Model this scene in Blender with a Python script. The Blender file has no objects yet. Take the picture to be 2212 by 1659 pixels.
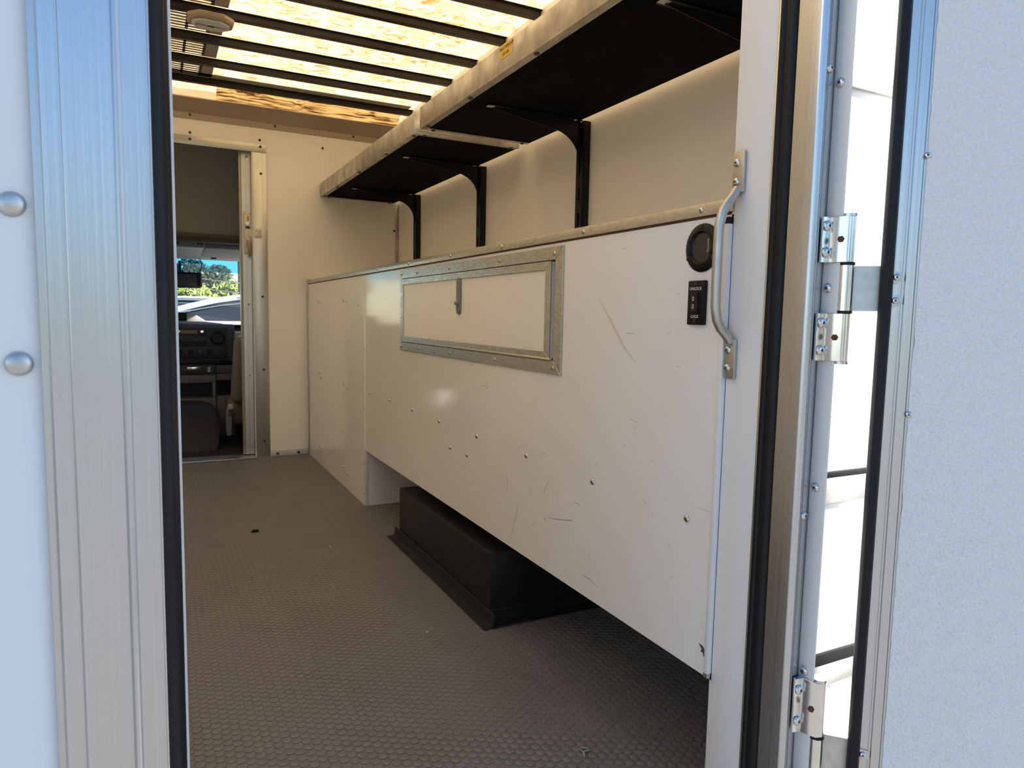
import bpy, bmesh, math, random
from mathutils import Vector, Matrix, noise
random.seed(7)
C = bpy.context.scene.collection
scn = bpy.context.scene
PI = math.pi

# ------------------------------------------------------------------ camera
# frame of reference: X across the truck, Y forward to the cab, Z up, z=0 cargo floor
F_PX, YAW, PITCH, ROLL = 1505.17, math.radians(27.156), math.radians(5.496), math.radians(1.128)
fwd = Vector((math.sin(YAW)*math.cos(PITCH), math.cos(YAW)*math.cos(PITCH), -math.sin(PITCH)))
rgt = Vector((math.cos(YAW), -math.sin(YAW), 0)); upv = rgt.cross(fwd)
r2 = math.cos(ROLL)*rgt + math.sin(ROLL)*upv
u2 = -math.sin(ROLL)*rgt + math.cos(ROLL)*upv
cam = bpy.data.cameras.new('camera'); camo = bpy.data.objects.new('camera', cam); C.objects.link(camo)
cam.sensor_fit = 'HORIZONTAL'; cam.sensor_width = 36.0; cam.lens = F_PX/2212*36.0; cam.clip_start = 0.02
camo.matrix_world = Matrix(((r2.x, u2.x, -fwd.x, 0), (r2.y, u2.y, -fwd.y, 0), (r2.z, u2.z, -fwd.z, .87), (0, 0, 0, 1)))
scn.camera = camo

# ------------------------------------------------------------------ light
SUN_DIR = Vector((.85, -.25, .52)).normalized()      # towards the sun: from the truck's right, slightly behind
w = bpy.data.worlds.new('sky'); scn.world = w; w.use_nodes = True
nt = w.node_tree; nt.nodes.clear()
sky = nt.nodes.new('ShaderNodeTexSky'); sky.sky_type = 'NISHITA'; sky.sun_disc = False
sky.sun_elevation = math.asin(SUN_DIR.z); sky.sun_rotation = math.atan2(SUN_DIR.x, SUN_DIR.y)
sky.air_density = 1.0; sky.dust_density = .25; sky.ozone_density = 3.0
bg = nt.nodes.new('ShaderNodeBackground'); bg.inputs[1].default_value = 0.28
wo = nt.nodes.new('ShaderNodeOutputWorld')
nt.links.new(sky.outputs[0], bg.inputs[0]); nt.links.new(bg.outputs[0], wo.inputs[0])
sl = bpy.data.lights.new('sun', 'SUN'); sl.energy = 17.0; sl.angle = math.radians(.53); sl.color = (1, .955, .88)
so = bpy.data.objects.new('sun', sl); C.objects.link(so)
so.rotation_euler = (-SUN_DIR).to_track_quat('-Z', 'Y').to_euler()
scn.view_settings.view_transform = 'Standard'; scn.view_settings.look = 'None'
scn.view_settings.gamma = 1.0; scn.view_settings.use_curve_mapping = False
scn.view_settings.exposure = 0.1
scn.cycles.max_bounces = 14; scn.cycles.diffuse_bounces = 8; scn.cycles.transparent_max_bounces = 12
scn.cycles.sample_clamp_indirect = 6.0; scn.cycles.caustics_reflective = False; scn.cycles.caustics_refractive = False
scn.cycles.use_denoising = True

# ------------------------------------------------------------------ materials
MATS = {}
def mat(name, col, rough=.5, metal=0., bump=None, var=None, spec=.5, coat=0., stretch=(1, 1, 1), rvar=0.):
    """procedural material: var=(scale, amount, colour2) colour wear; bump=(kind, scale, strength)"""
    m = bpy.data.materials.new(name); m.use_nodes = True; MATS[name] = m
    n = m.node_tree.nodes; L = m.node_tree.links; b = n['Principled BSDF']
    b.inputs['Base Color'].default_value = (*col, 1); b.inputs['Roughness'].default_value = rough
    b.inputs['Metallic'].default_value = metal; b.inputs['Specular IOR Level'].default_value = spec
    b.inputs['Coat Weight'].default_value = coat; b.inputs['Coat Roughness'].default_value = .06
    tc = n.new('ShaderNodeTexCoord'); mp = n.new('ShaderNodeMapping'); mp.inputs['Scale'].default_value = stretch
    geo = n.new('ShaderNodeNewGeometry'); L.new(geo.outputs['Position'], mp.inputs[0])
    if var:
        nz = n.new('ShaderNodeTexNoise'); nz.inputs['Scale'].default_value = var[0]; nz.inputs['Detail'].default_value = 6
        L.new(mp.outputs[0], nz.inputs['Vector'])
        mr = n.new('ShaderNodeMapRange'); mr.inputs[1].default_value = .35; mr.inputs[2].default_value = .68
        mr.inputs[4].default_value = var[1]; L.new(nz.outputs[0], mr.inputs[0])
        mx = n.new('ShaderNodeMix'); mx.data_type = 'RGBA'
        mx.inputs[6].default_value = (*col, 1); mx.inputs[7].default_value = (*var[2], 1)
        L.new(mr.outputs[0], mx.inputs[0]); L.new(mx.outputs[2], b.inputs['Base Color'])
        if rvar:
            m2 = n.new('ShaderNodeMapRange'); m2.inputs[1].default_value = .3; m2.inputs[2].default_value = .7
            m2.inputs[3].default_value = rough-rvar; m2.inputs[4].default_value = rough+rvar
            L.new(nz.outputs[0], m2.inputs[0]); L.new(m2.outputs[0], b.inputs['Roughness'])
    if bump:
        kind, sc, st = bump
        if kind == 'cells':
            t = n.new('ShaderNodeTexVoronoi'); t.feature = 'SMOOTH_F1'; t.inputs['Smoothness'].default_value = .6; o = t.outputs[0]
        elif kind == 'wave':
            t = n.new('ShaderNodeTexNoise'); t.inputs['Detail'].default_value = 1; o = t.outputs[0]
        else:
            t = n.new('ShaderNodeTexNoise'); t.inputs['Detail'].default_value = 5; o = t.outputs[0]
        t.inputs['Scale'].default_value = sc
        L.new((geo.outputs['Position'] if kind != 'grain' else mp.outputs[0]), t.inputs['Vector'])
        bp = n.new('ShaderNodeBump'); bp.inputs['Strength'].default_value = st
        bp.inputs['Distance'].default_value = (.01 if kind == 'wave' else .0028 if name == 'frp' else .0015)
        L.new(o, bp.inputs['Height']); L.new(bp.outputs[0], b.inputs['Normal'])
    return m
mat('white_panel', (.865, .87, .88), .10, bump=('wave', 2.2, .10), var=(2.5, .35, (.81, .81, .815)), spec=.5)
def scuffs(m, amount, thr):
    n = m.node_tree.nodes; L = m.node_tree.links; b = n['Principled BSDF']; src = b.inputs['Base Color'].links[0].from_socket
    geo = n.new('ShaderNodeNewGeometry'); last = src
    for rot, sc, off in ((.5, (1, 9, 70), 0), (-.9, (1, 8, 60), 11), (1.35, (1, 13, 90), 23)):
        mp = n.new('ShaderNodeMapping'); mp.inputs['Rotation'].default_value = (rot, 0, 0); mp.inputs['Scale'].default_value = sc; mp.inputs['Location'].default_value = (off, off, off)
        nz = n.new('ShaderNodeTexNoise'); nz.inputs['Scale'].default_value = 1.; nz.inputs['Detail'].default_value = 2; nz.inputs['Distortion'].default_value = .4
        L.new(geo.outputs['Position'], mp.inputs[0]); L.new(mp.outputs[0], nz.inputs['Vector'])
        a = n.new('ShaderNodeMapRange'); a.inputs[1].default_value = thr; a.inputs[2].default_value = thr+.03; a.inputs[4].default_value = amount
        L.new(nz.outputs[0], a.inputs[0])
        mx = n.new('ShaderNodeMix'); mx.data_type = 'RGBA'; mx.inputs[7].default_value = (.12, .11, .10, 1)
        L.new(a.outputs[0], mx.inputs[0]); L.new(last, mx.inputs[6]); last = mx.outputs[2]
    L.new(last, b.inputs['Base Color'])
scuffs(MATS['white_panel'], .32, .742)
mat('white_wall', (.90, .88, .83), .42, bump=('cells', 160, .12), var=(1.5, .5, (.84, .81, .75)))
scuffs(MATS['white_wall'], .4, .79)
mat('wall_diamond', (.87, .84, .79), .38, bump=('cells', 150, .22))
mat('white_jamb', (.84, .84, .84), .28, bump=('noise', 40, .03), var=(6, .2, (.72, .72, .72)))
mat('white_out', (.80, .80, .80), .35, bump=('noise', 120, .04))
mat('frp', (.80, .80, .81), .33, bump=('cells', 270, .8))
mat('hatch_white', (.88, .86, .83), .40, bump=('noise', 250, .03), var=(3, .4, (.80, .77, .72)))
mat('pvc', (.78, .79, .82), .3)
mat('alu', (.56, .58, .61), .30, 1., var=(3.2, .4, (.47, .485, .51)), stretch=(140, 140, .10), rvar=.06)
mat('alu_h', (.66, .65, .62), .34, 1., var=(6, .8, (.50, .49, .46)), stretch=(9, 9, 30), rvar=.08)
mat('alu_satin', (.56, .55, .49), .36, 1., var=(5, .4, (.56, .55, .50)), stretch=(8, 8, 1.5), rvar=.05)
mat('alu_flat', (.62, .61, .57), .42, 1., var=(12, .9, (.44, .43, .40)), rvar=.08)
mat('alu_shelf', (.64, .61, .56), .40, 1., var=(16, 1., (.42, .40, .37)), rvar=.10, bump=('noise', 60, .05))
mat('alu_polish', (.78, .78, .78), .2, 1., var=(40, .5, (.6, .6, .6)))
mat('scuff', (.30, .29, .28), .6)
mat('scuff_pale', (.68, .67, .66), .45)
mat('grey_panel', (.42, .39, .38), .6)
mat('kick_paint', (.55, .55, .56), .5)
mat('galv', (.60, .61, .60), .45, 1., var=(60, .7, (.45, .46, .46)))
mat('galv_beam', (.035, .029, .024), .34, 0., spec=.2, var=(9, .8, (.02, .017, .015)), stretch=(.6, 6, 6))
mat('steel', (.62, .62, .63), .24, 1.)
mat('hole_shade', (.03, .03, .03), .5)  # near-black that paints the shade inside screw heads, slots and recesses
mat('dark_screw', (.09, .08, .07), .45, .8)
mat('rubber', (.010, .010, .012), .5, spec=.25, bump=('noise', 90, .05))
mat('black_paint', (.010, .010, .011), .40, spec=.3, bump=('noise', 160, .08), var=(30, .5, (.03, .03, .03)))
mat('black_metal', (.006, .006, .007), .42, spec=.25)
mat('shelf_under', (.0035, .0035, .004), .9, spec=.06, bump=('noise', 140, .1), var=(25, .3, (.008, .008, .008)))
mat('floor_rubber', (.158, .153, .155), .50, bump=('noise', 300, .05), var=(4, .55, (.19, .184, .184)))
mat('ply_edge', (.16, .055, .025), .6, var=(70, .8, (.07, .025, .012)), stretch=(1, .3, 6))
mat('rust', (.13, .045, .02), .8, var=(300, .8, (.05, .02, .01)))
mat('cream_metal', (.58, .53, .42), .35, .3)
mat('bronze', (.26, .20, .16), .35, .8)
mat('red', (.35, .03, .02), .5)
mat('yellow', (.80, .52, .06), .5)
mat('ink', (.03, .02, .01), .6)
mat('print_white', (.75, .75, .75), .5)
mat('lamp_base', (.42, .33, .25), .5)
mat('lamp_lens', (.74, .79, .80), .25, var=(30, .35, (.62, .66, .66)))
mat('plastic_grey', (.20, .20, .20), .4)
mat('cove', (.42, .34, .27), .55)  # brown puts the shaded look of white metal into the colour
mat('cab_roof', (.21, .21, .185), .8, bump=('noise', 60, .05))
mat('cab_lip', (.07, .045, .035), .7)
mat('headliner', (.34, .34, .34), .9)
mat('visor', (.27, .27, .27), .85)
mat('cab_trim', (.30, .31, .31), .6)
mat('dash_dark', (.026, .028, .032), .55)
mat('dash_grey', (.075, .078, .082), .6)
mat('dash_top', (.36, .36, .36), .8)
mat('console', (.14, .135, .125), .6)
mat('engine_cover', (.032, .032, .032), .7)
mat('carpet', (.02, .02, .024), .95, bump=('noise', 200, .3))
mat('seat', (.20, .165, .135), .75, bump=('noise', 150, .08))
mat('seat_trim', (.33, .32, .31), .6)
mat('chrome', (.8, .8, .8), .1, 1.)
mat('orange_dark', (.22, .11, .06), .3)
mat('asphalt', (.20, .185, .165), .9, bump=('noise', 60, .3), var=(2, .6, (.15, .14, .13)))
mat('car_white', (.80, .82, .84), .15, coat=.6)
mat('car_glass', (.03, .035, .045), .05)
mat('tyre', (.02, .02, .02), .8)
mat('bark', (.10, .07, .05), .9, bump=('noise', 20, .5))
mat('pole_wood', (.19, .16, .14), .9)
mat('leaf_light', (.27, .33, .055), .6, var=(1.6, .9, (.09, .15, .03)))
mat('leaf_dark', (.03, .06, .025), .6, var=(2, .8, (.015, .03, .015)))
# translucent fibreglass roof
m = bpy.data.materials.new('roof_fibreglass'); m.use_nodes = True; MATS['roof'] = m
n = m.node_tree.nodes; L = m.node_tree.links; n.clear()
geo = n.new('ShaderNodeNewGeometry'); mp = n.new('ShaderNodeMapping'); mp.inputs['Scale'].default_value = (1, 1.6, 1)
nz = n.new('ShaderNodeTexNoise'); nz.inputs['Scale'].default_value = 11; nz.inputs['Detail'].default_value = 10; nz.inputs['Roughness'].default_value = .74
nz.inputs['Distortion'].default_value = 1.3
L.new(geo.outputs['Position'], mp.inputs[0]); L.new(mp.outputs[0], nz.inputs['Vector'])
cr = n.new('ShaderNodeValToRGB'); e = cr.color_ramp.elements
e[0].position = .37; e[0].color = (.42, .18, .045, 1); e[1].position = .59; e[1].color = (1., .765, .42, 1)
L.new(nz.outputs[0], cr.inputs[0])
tr = n.new('ShaderNodeBsdfTranslucent'); df = n.new('ShaderNodeBsdfDiffuse'); df.inputs[0].default_value = (.72, .62, .46, 1)
mx = n.new('ShaderNodeMixShader'); mx.inputs[0].default_value = .22
ou = n.new('ShaderNodeOutputMaterial')
L.new(cr.outputs[0], tr.inputs[0]); L.new(tr.outputs[0], mx.inputs[1]); L.new(df.outputs[0], mx.inputs[2]); L.new(mx.outputs[0], ou.inputs[0])
m = bpy.data.materials.new('sealant_lit'); m.use_nodes = True; MATS['sealant'] = m
n = m.node_tree.nodes; L = m.node_tree.links; n.clear()
geo = n.new('ShaderNodeNewGeometry'); mp = n.new('ShaderNodeMapping'); mp.inputs['Scale'].default_value = (.35, 4, 4); nz = n.new('ShaderNodeTexNoise'); nz.inputs['Scale'].default_value = 16; nz.inputs['Detail'].default_value = 6
L.new(geo.outputs['Position'], mp.inputs[0]); L.new(mp.outputs[0], nz.inputs['Vector'])
cr = n.new('ShaderNodeValToRGB'); e = cr.color_ramp.elements; e[0].position = .40; e[0].color = (.10, .05, .02, 1); e[1].position = .56; e[1].color = (.85, .66, .40, 1)
L.new(nz.outputs[0], cr.inputs[0]); tr = n.new('ShaderNodeBsdfTranslucent'); df = n.new('ShaderNodeBsdfDiffuse'); mx = n.new('ShaderNodeMixShader'); mx.inputs[0].default_value = .3; ou = n.new('ShaderNodeOutputMaterial')
L.new(cr.outputs[0], tr.inputs[0]); L.new(cr.outputs[0], df.inputs[0]); L.new(tr.outputs[0], mx.inputs[1]); L.new(df.outputs[0], mx.inputs[2]); L.new(mx.outputs[0], ou.inputs[0])
# thin window glass (clear and tinted)
def glass(name, col, refl=.06):
    m = bpy.data.materials.new(name); m.use_nodes = True; MATS[name] = m
    n = m.node_tree.nodes; L = m.node_tree.links; n.clear()
    t = n.new('ShaderNodeBsdfTransparent'); t.inputs[0].default_value = (*col, 1)
    g = n.new('ShaderNodeBsdfGlossy'); g.inputs['Roughness'].default_value = .02
    mx = n.new('ShaderNodeMixShader'); mx.inputs[0].default_value = refl
    o = n.new('ShaderNodeOutputMaterial')
    L.new(t.outputs[0], mx.inputs[1]); L.new(g.outputs[0], mx.inputs[2]); L.new(mx.outputs[0], o.inputs[0])
glass('glass_clear', (.86, .92, .90)); glass('glass_tint', (.10, .48, .78))

# ------------------------------------------------------------------ mesh helpers
class MB:
    """collects shapes in world coordinates, then links them as ONE mesh object"""
    def __init__(s): s.v = []; s.f = []; s.mi = []; s.cur = 0
    def add(s, vs, fs):
        o = len(s.v); s.v += [Vector(v) for v in vs]
        for f in fs: s.f.append([o+i for i in f]); s.mi.append(s.cur)
        return s
    def box(s, x0, x1, y0, y1, z0, z1):
        return s.add([(x0, y0, z0), (x1, y0, z0), (x1, y1, z0), (x0, y1, z0), (x0, y0, z1), (x1, y0, z1), (x1, y1, z1), (x0, y1, z1)],
                     [(0, 3, 2, 1), (4, 5, 6, 7), (0, 1, 5, 4), (1, 2, 6, 5), (2, 3, 7, 6), (3, 0, 4, 7)])
    def prism(s, pts, axis, a, b):
        f = {'z': lambda p, t: (p[0], p[1], t), 'y': lambda p, t: (p[0], t, p[1]), 'x': lambda p, t: (t, p[0], p[1])}[axis]
        n = len(pts); vs = [f(p, a) for p in pts]+[f(p, b) for p in pts]
        fs = [list(range(n))[::-1], list(range(n, 2*n))]+[(i, (i+1) % n, n+(i+1) % n, n+i) for i in range(n)]
        return s.add(vs, fs)
    def hexa(s, bot, top):
        return s.add(list(bot)+list(top), [(0, 3, 2, 1), (4, 5, 6, 7), (0, 1, 5, 4), (1, 2, 6, 5), (2, 3, 7, 6), (3, 0, 4, 7)])
    def lathe(s, prof, org, axis=(0, 0, 1), n=16, sq=(1, 1)):
        q = Vector((0, 0, 1)).rotation_difference(Vector(axis)); org = Vector(org); vs = []; fs = []
        for r, h in prof:
            for i in range(n):
                a = 2*PI*i/n; vs.append(org+q @ Vector((r*math.cos(a)*sq[0], r*math.sin(a)*sq[1], h)))
        for k in range(len(prof)-1):
            for i in range(n):
                j = (i+1) % n; fs.append((k*n+i, k*n+j, (k+1)*n+j, (k+1)*n+i))
        fs.append(list(range(n))[::-1]); fs.append([(len(prof)-1)*n+i for i in range(n)])
        return s.add(vs, fs)
    def cyl(s, a, b, r, n=16):
        a = Vector(a); b = Vector(b); return s.lathe([(r, 0), (r, (b-a).length)], a, (b-a).normalized(), n)
    def tube(s, path, r, n=10, sq=None):
        path = [Vector(p) for p in path]; vs = []; fs = []; ref = None
        for i, p in enumerate(path):
            t = (path[min(i+1, len(path)-1)]-path[max(i-1, 0)]).normalized()
            if ref is None: ref = t.orthogonal().normalized()
            ref = (ref-t*ref.dot(t)).normalized(); bn = t.cross(ref)
            rr = r[i] if isinstance(r, (list, tuple)) else r
            for k in range(n):
                a = 2*PI*k/n; vs.append(p+ref*math.cos(a)*rr+bn*math.sin(a)*rr)
        for i in range(len(path)-1):
            for k in range(n):
                j = (k+1) % n; fs.append((i*n+k, i*n+j, (i+1)*n+j, (i+1)*n+k))
        fs.append(list(range(n))[::-1]); fs.append([(len(path)-1)*n+k for k in range(n)])
        return s.add(vs, fs)
    def mesh(s, name, mats, bevel=0., segs=2, smooth=True, org=Vector((0, 0, 0)), weld=False):
        bm = bmesh.new()
        vv = [bm.verts.new(v-org) for v in s.v]
        for f, mi in zip(s.f, s.mi):
            try:
                fc = bm.faces.new([vv[i] for i in f]); fc.material_index = mi
            except ValueError: pass
        if weld: bmesh.ops.remove_doubles(bm, verts=bm.verts, dist=1e-6)
        bmesh.ops.recalc_face_normals(bm, faces=bm.faces)
        if bevel:
            ed = [e for e in bm.edges if len(e.link_faces) == 2 and e.calc_face_angle(0) > .5]
            bmesh.ops.bevel(bm, geom=ed, offset=bevel, segments=segs, affect='EDGES', profile=.5, clamp_overlap=True)
        me = bpy.data.meshes.new(name); bm.to_mesh(me); bm.free()
        for mm in (mats if isinstance(mats, (list, tuple)) else [mats]): me.materials.append(MATS[mm])
        if smooth:
            me.shade_smooth()
            try: me.set_sharp_from_angle(angle=.6)
            except Exception: pass
        return me
    def build(s, name, mats, parent=None, bevel=0., segs=2, smooth=True, org=None, weld=False):
        lo = Vector([min(v[i] for v in s.v) for i in range(3)]); hi = Vector([max(v[i] for v in s.v) for i in range(3)])
        if org is None: org = Vector(((lo.x+hi.x)/2, (lo.y+hi.y)/2, lo.z if parent is None else (lo.z+hi.z)/2))
        me = s.mesh(name, mats, bevel, segs, smooth, org, weld)
        return link(name, me, org, parent)
def wpos(o):
    p = Vector(o.location)
    while o.parent: o = o.parent; p += o.location
    return p
def link(name, me, worldloc, parent=None):
    o = bpy.data.objects.new(name, me); C.objects.link(o)
    o.location = Vector(worldloc)-(wpos(parent) if parent else Vector((0, 0, 0))); o.parent = parent
    return o
def tag(o, label=None, cat=None, group=None, kind=None):
    if label: o['label'] = label
    if cat: o['category'] = cat
    if group: o['group'] = group
    if kind: o['kind'] = kind
    return o
def thing(name, loc, label, cat, group=None):
    o = bpy.data.objects.new(name, None); C.objects.link(o); o.location = loc; o.empty_display_size = .05
    return tag(o, label, cat, group)
def part(name, mats, parent, bevel, *boxes, **k):
    mb = MB()
    for b in boxes: mb.box(*b)
    return mb.build(name, mats, parent, bevel, **k)
def copy_tree(o, parent=None):
    c = o.copy(); C.objects.link(c); c.parent = parent
    for ch in [x for x in bpy.data.objects if x.parent == o]: copy_tree(ch, c)
    return c
# screws: one mesh per look, shared
def screw_mesh(name, r, mats, prof=None):
    mb = MB(); mb.lathe(prof or [(r, 0), (r, .12*r), (r*.86, .36*r), (r*.6, .52*r), (r*.33, .58*r)], (0, 0, 0), n=12)
    mb.cur = 1; mb.lathe([(r*.33, .585*r), (r*.28, .59*r)], (0, 0, 0), n=6)
    return mb.mesh(name, mats)
SCREW = {'steel': screw_mesh('screw', 1., ['steel', 'hole_shade']), 'dark': screw_mesh('screw_dark', 1., ['dark_screw', 'hole_shade']),
         'alu': screw_mesh('rivet_alu', 1., ['alu_flat', 'hole_shade']), 'black': screw_mesh('screw_black', 1., ['black_paint', 'hole_shade']),
         'cream': screw_mesh('screw_cream', 1., ['cream_metal', 'hole_shade'])}
mb = MB(); mb.lathe([(1, 0), (.98, .12), (.85, .34), (.6, .48), (.3, .55), (.05, .57)], (0, 0, 0), n=24)
SCREW['rivet'] = mb.mesh('rivet', ['galv'])
AX = {'-x': (-1, 0, 0), '-y': (0, -1, 0), '-z': (0, 0, -1), '+z': (0, 0, 1)}
def screw(parent, loc, ax, r, kind='steel', name='screw'):
    o = link(name, SCREW[kind], loc, parent)
    d = Vector(AX[ax]) if isinstance(ax, str) else Vector(ax)
    o.rotation_euler = Vector((0, 0, 1)).rotation_difference(d).to_euler(); o.scale = (r, r, r)
    return o
def text(s, size, origin, xdir, updir, matn, name, parent, align='CENTER', depth=.0002):
    cu = bpy.data.curves.new(name, 'FONT'); cu.body = s; cu.size = size; cu.align_x = align; cu.align_y = 'CENTER'; cu.extrude = depth
    t = bpy.data.objects.new(name+'_tmp', cu); C.objects.link(t)
    dg = bpy.context.evaluated_depsgraph_get()
    me = bpy.data.meshes.new_from_object(t.evaluated_get(dg)); bpy.data.objects.remove(t); bpy.data.curves.remove(cu)
    me.materials.clear(); me.materials.append(MATS[matn])
    x = Vector(xdir).normalized(); y = Vector(updir).normalized(); z = x.cross(y)
    o = link(name, me, origin, parent)
    o.rotation_euler = Matrix((x, y, z)).transposed().to_euler()
    return o

# ------------------------------------------------------------------ main dimensions
XP, XW, XL = .8314, 1.398, -.82         # cabinet face, right wall, left wall
YB, YR, Y0 = 4.36, .858, .70            # bulkhead, inside of rear wall, outer face of the rear frame
HC, HB, YC = 1.0665, .258, 3.057        # counter top, underside of the bench panel, joint of the two cabinets
ZR = 2.085                              # roof sheet
GZ = -.65                               # ground

# ------------------------------------------------------------------ setting: ground, floor, walls, roof
g = MB(); g.box(-60, 60, -60, 60, GZ-.1, GZ); tag(g.build('ground', 'asphalt'), 'pale sunlit paved yard around the truck', kind='structure')

fl = part('floor', 'floor_rubber', None, 0, (XL, XW+.03, .72, YB+.04, -.10, 0.)); tag(fl, 'grey rubber floor with raised round coin pattern', kind='structure')
# raised coins: hexagonal lattice, columns along Y
def coin_prof(n): return [(.0096, 0), (.0093, .0012), (.0088, .0015)]
mb = MB(); mb.lathe(coin_prof(0), (0, 0, 0), n=18); COIN = mb.mesh('coin', 'floor_rubber')
pts = []
dx, dy = .0180, .0206
for i in range(int((XW-.005-XL)/dx)):
    x = XL+.012+i*dx
    for j in range(int((YB-.87)/dy)):
        y = .875+j*dy+(dy/2 if i % 2 else 0)
        if XP-.03 < x and 1.68 < y < 2.60: continue
        if x > XP-.01 and y > YC-.012: continue
        if y > YB-.045 and x < .62: continue
        pts.append((x, y))
def seen(p):
    d = Vector((p[0], p[1], -.87)); c = (d.dot(r2), d.dot(u2), d.dot(fwd))
    if c[2] < .1: return None
    u = 1106+F_PX*c[0]/c[2]; v = 829.5-F_PX*c[1]/c[2]
    if not (400 < u < 1530 and v < 1655): return None
    if p[0] > XP and .87-(.87-HB)*p[0]/XP < .0: return None
    return c[2]
cand = sorted((seen(p), p) for p in pts if seen(p) is not None)
near = set(p for _, p in cand[:300])
for p in near: link('coin', COIN, (p[0], p[1], 0), fl)
vs, fs = [], []
for p in pts:
    if p in near: continue
    n_ = 14 if p[1] < 2.2 else 8
    o = len(vs)
    for r, h in ((.0096, 0), (.0088, .0015)):
        for k in range(n_): vs.append((p[0]+r*math.cos(2*PI*k/n_), p[1]+r*math.sin(2*PI*k/n_), h))
    for k in range(n_): fs.append((o+k, o+(k+1) % n_, o+n_+(k+1) % n_, o+n_+k))
    fs.append([o+n_+k for k in range(n_)])
me = bpy.data.meshes.new('coin_field'); me.from_pydata(vs, [], fs); me.materials.append(MATS['floor_rubber'])
tag(link('coin_field', me, (0, 0, 0), fl), kind='stuff')

wl = part('wall_left', 'white_wall', None, 0, (XL-.04, XL, .72, YB+.04, -.1, ZR)); tag(wl, 'white inner side wall of the truck body', kind='structure')
wr = part('wall_right', 'wall_diamond', None, 0, (XW, XW+.04, .72, YB+.04, -.1, ZR)); tag(wr, 'off-white textured side wall behind the shelves', kind='structure')
wf = part('wall_front', 'white_wall', None, 0, (XL, -.30, YB, YB+.035, -.1, ZR), (.52, XW, YB, YB+.035, -.1, ZR), (-.30, .52, YB, YB+.035, 1.80, ZR), (-.30, .52, YB, YB+.035, -.1, -.002))
tag(wf, 'cream bulkhead wall with the doorway to the cab', kind='structure')
rear = part('wall_rear', 'white_out', None, 0, (.872, XW+.04, .722, YR, -.1, ZR), (XL-.04, -.005, .706, YR, -.1, ZR), (-.005, .872, .73, YR, 2.06, ZR), (-.005, .872, .73, YR-.01, -.1, -.001))
tag(rear, 'white outer rear wall of the truck body', kind='structure')
for k in (0, 1, -5, -4): screw(rear, (-.102, .706, .954-.131*k), '-y', .0104, 'rivet', 'rivet')

# roof
roof = MB(); roof.add([(XL-.04, .70, ZR), (XW+.04, .70, ZR), (XW+.04, YB+.06, ZR), (XL-.04, YB+.06, ZR)], [(0, 3, 2, 1)])
roof = roof.build('ceiling', 'roof', smooth=False); tag(roof, 'translucent fibreglass roof lit by the sun', kind='structure')
bm_ = MB()
hat = [(-.032, .0), (-.032, -.003), (-.017, -.003), (-.015, -.029), (.015, -.029), (.017, -.003), (.032, -.003), (.032, .0)]
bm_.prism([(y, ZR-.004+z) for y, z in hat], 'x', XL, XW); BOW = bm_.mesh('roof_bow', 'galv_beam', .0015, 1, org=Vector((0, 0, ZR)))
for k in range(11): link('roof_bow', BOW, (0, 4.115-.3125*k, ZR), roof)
# slotted grey panel under the roof sheet, between the bows
pl = MB(); zt0, zt1 = ZR-.0065, ZR-.0045
gx0, gx1 = -.35, .296
def slotted(y0, y1):
    # solid border right, then rows of slots
    pl.box(gx1-.055, gx1, y0, y1, zt0, zt1)
    x = gx0
    rows = max(1, int((y1-y0-.03)/.030))
    ys = [y0+.015+i*(y1-y0-.03)/rows for i in range(rows)]
    for yy in ys: pl.box(gx0, gx1-.055, yy, yy+.019, zt0, zt1)
    pl.box(gx0, gx1-.055, y0, y0+.013, zt0, zt1); pl.box(gx0, gx1-.055, y1-.013, y1, zt0, zt1)
    k = 0
    while x < gx1-.055:
        pl.box(x, x+.012, y0, y1, zt0, zt1); x += .083
for a in range(8): slotted(4.10-.3125*(a+1)+.03, 4.10-.3125*a-.03)
pl.box(gx0, XW-.03, 4.020, 4.0825, zt0, zt1)
tag(pl.build('slotted_panel', 'grey_panel'), 'slotted grey panel fixed under the translucent roof beside the dome light', 'panel')
# cove and flange at the head of the bulkhead
t = MB(); t.add([(XL, YB-.001, 1.955), (XW, YB-.001, 1.955), (XW, YB-.075, 2.020), (XL, YB-.075, 2.020), (XL, YB-.001, 1.961), (XW, YB-.001, 1.961), (XW, YB-.075, 2.026), (XL, YB-.075, 2.026)],
       [(0, 1, 2, 3), (7, 6, 5, 4), (0, 4, 5, 1), (2, 6, 7, 3), (1, 5, 6, 2), (0, 3, 7, 4)])
t = t.build('trim_1', 'cove', smooth=False); tag(t, 'sloping metal cove under the roof at the bulkhead', kind='structure')
fg = part('flange', 'cove', t, .001, (XL, XW, YB-.004, YB, 1.925, 1.962))
for x in (.203, .653, 1.111): screw(t, (x, YB-.004, 1.948), '-y', .007, 'dark')
# torn sealant strip along the roof edge
sv = []; sf = []
N = 90
for i in range(N+1):
    x = .33+(1.36-.33)*i/N
    wob = noise.noise(Vector((x*14, 0, 0)))*.010; w2 = noise.noise(Vector((x*23, 5, 0)))*.010
    for k, (yy, zz) in enumerate(((YB-.076, 2.027), (YB-.088+wob*.5, 2.026+wob*.4), (YB-.122+w2, 2.048+wob*.6), (YB-.165+w2*1.6, 2.072))): sv.append((x, yy, zz))
for i in range(N):
    for k in range(3): a = i*4+k; sf.append((a, a+1, a+5, a+4))
s_ = MB(); s_.add(sv, sf); s_ = s_.build('sealant_strip', 'sealant'); tag(s_, 'torn brown sealant strip along the roof edge above the bulkhead', 'sealant')

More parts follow.
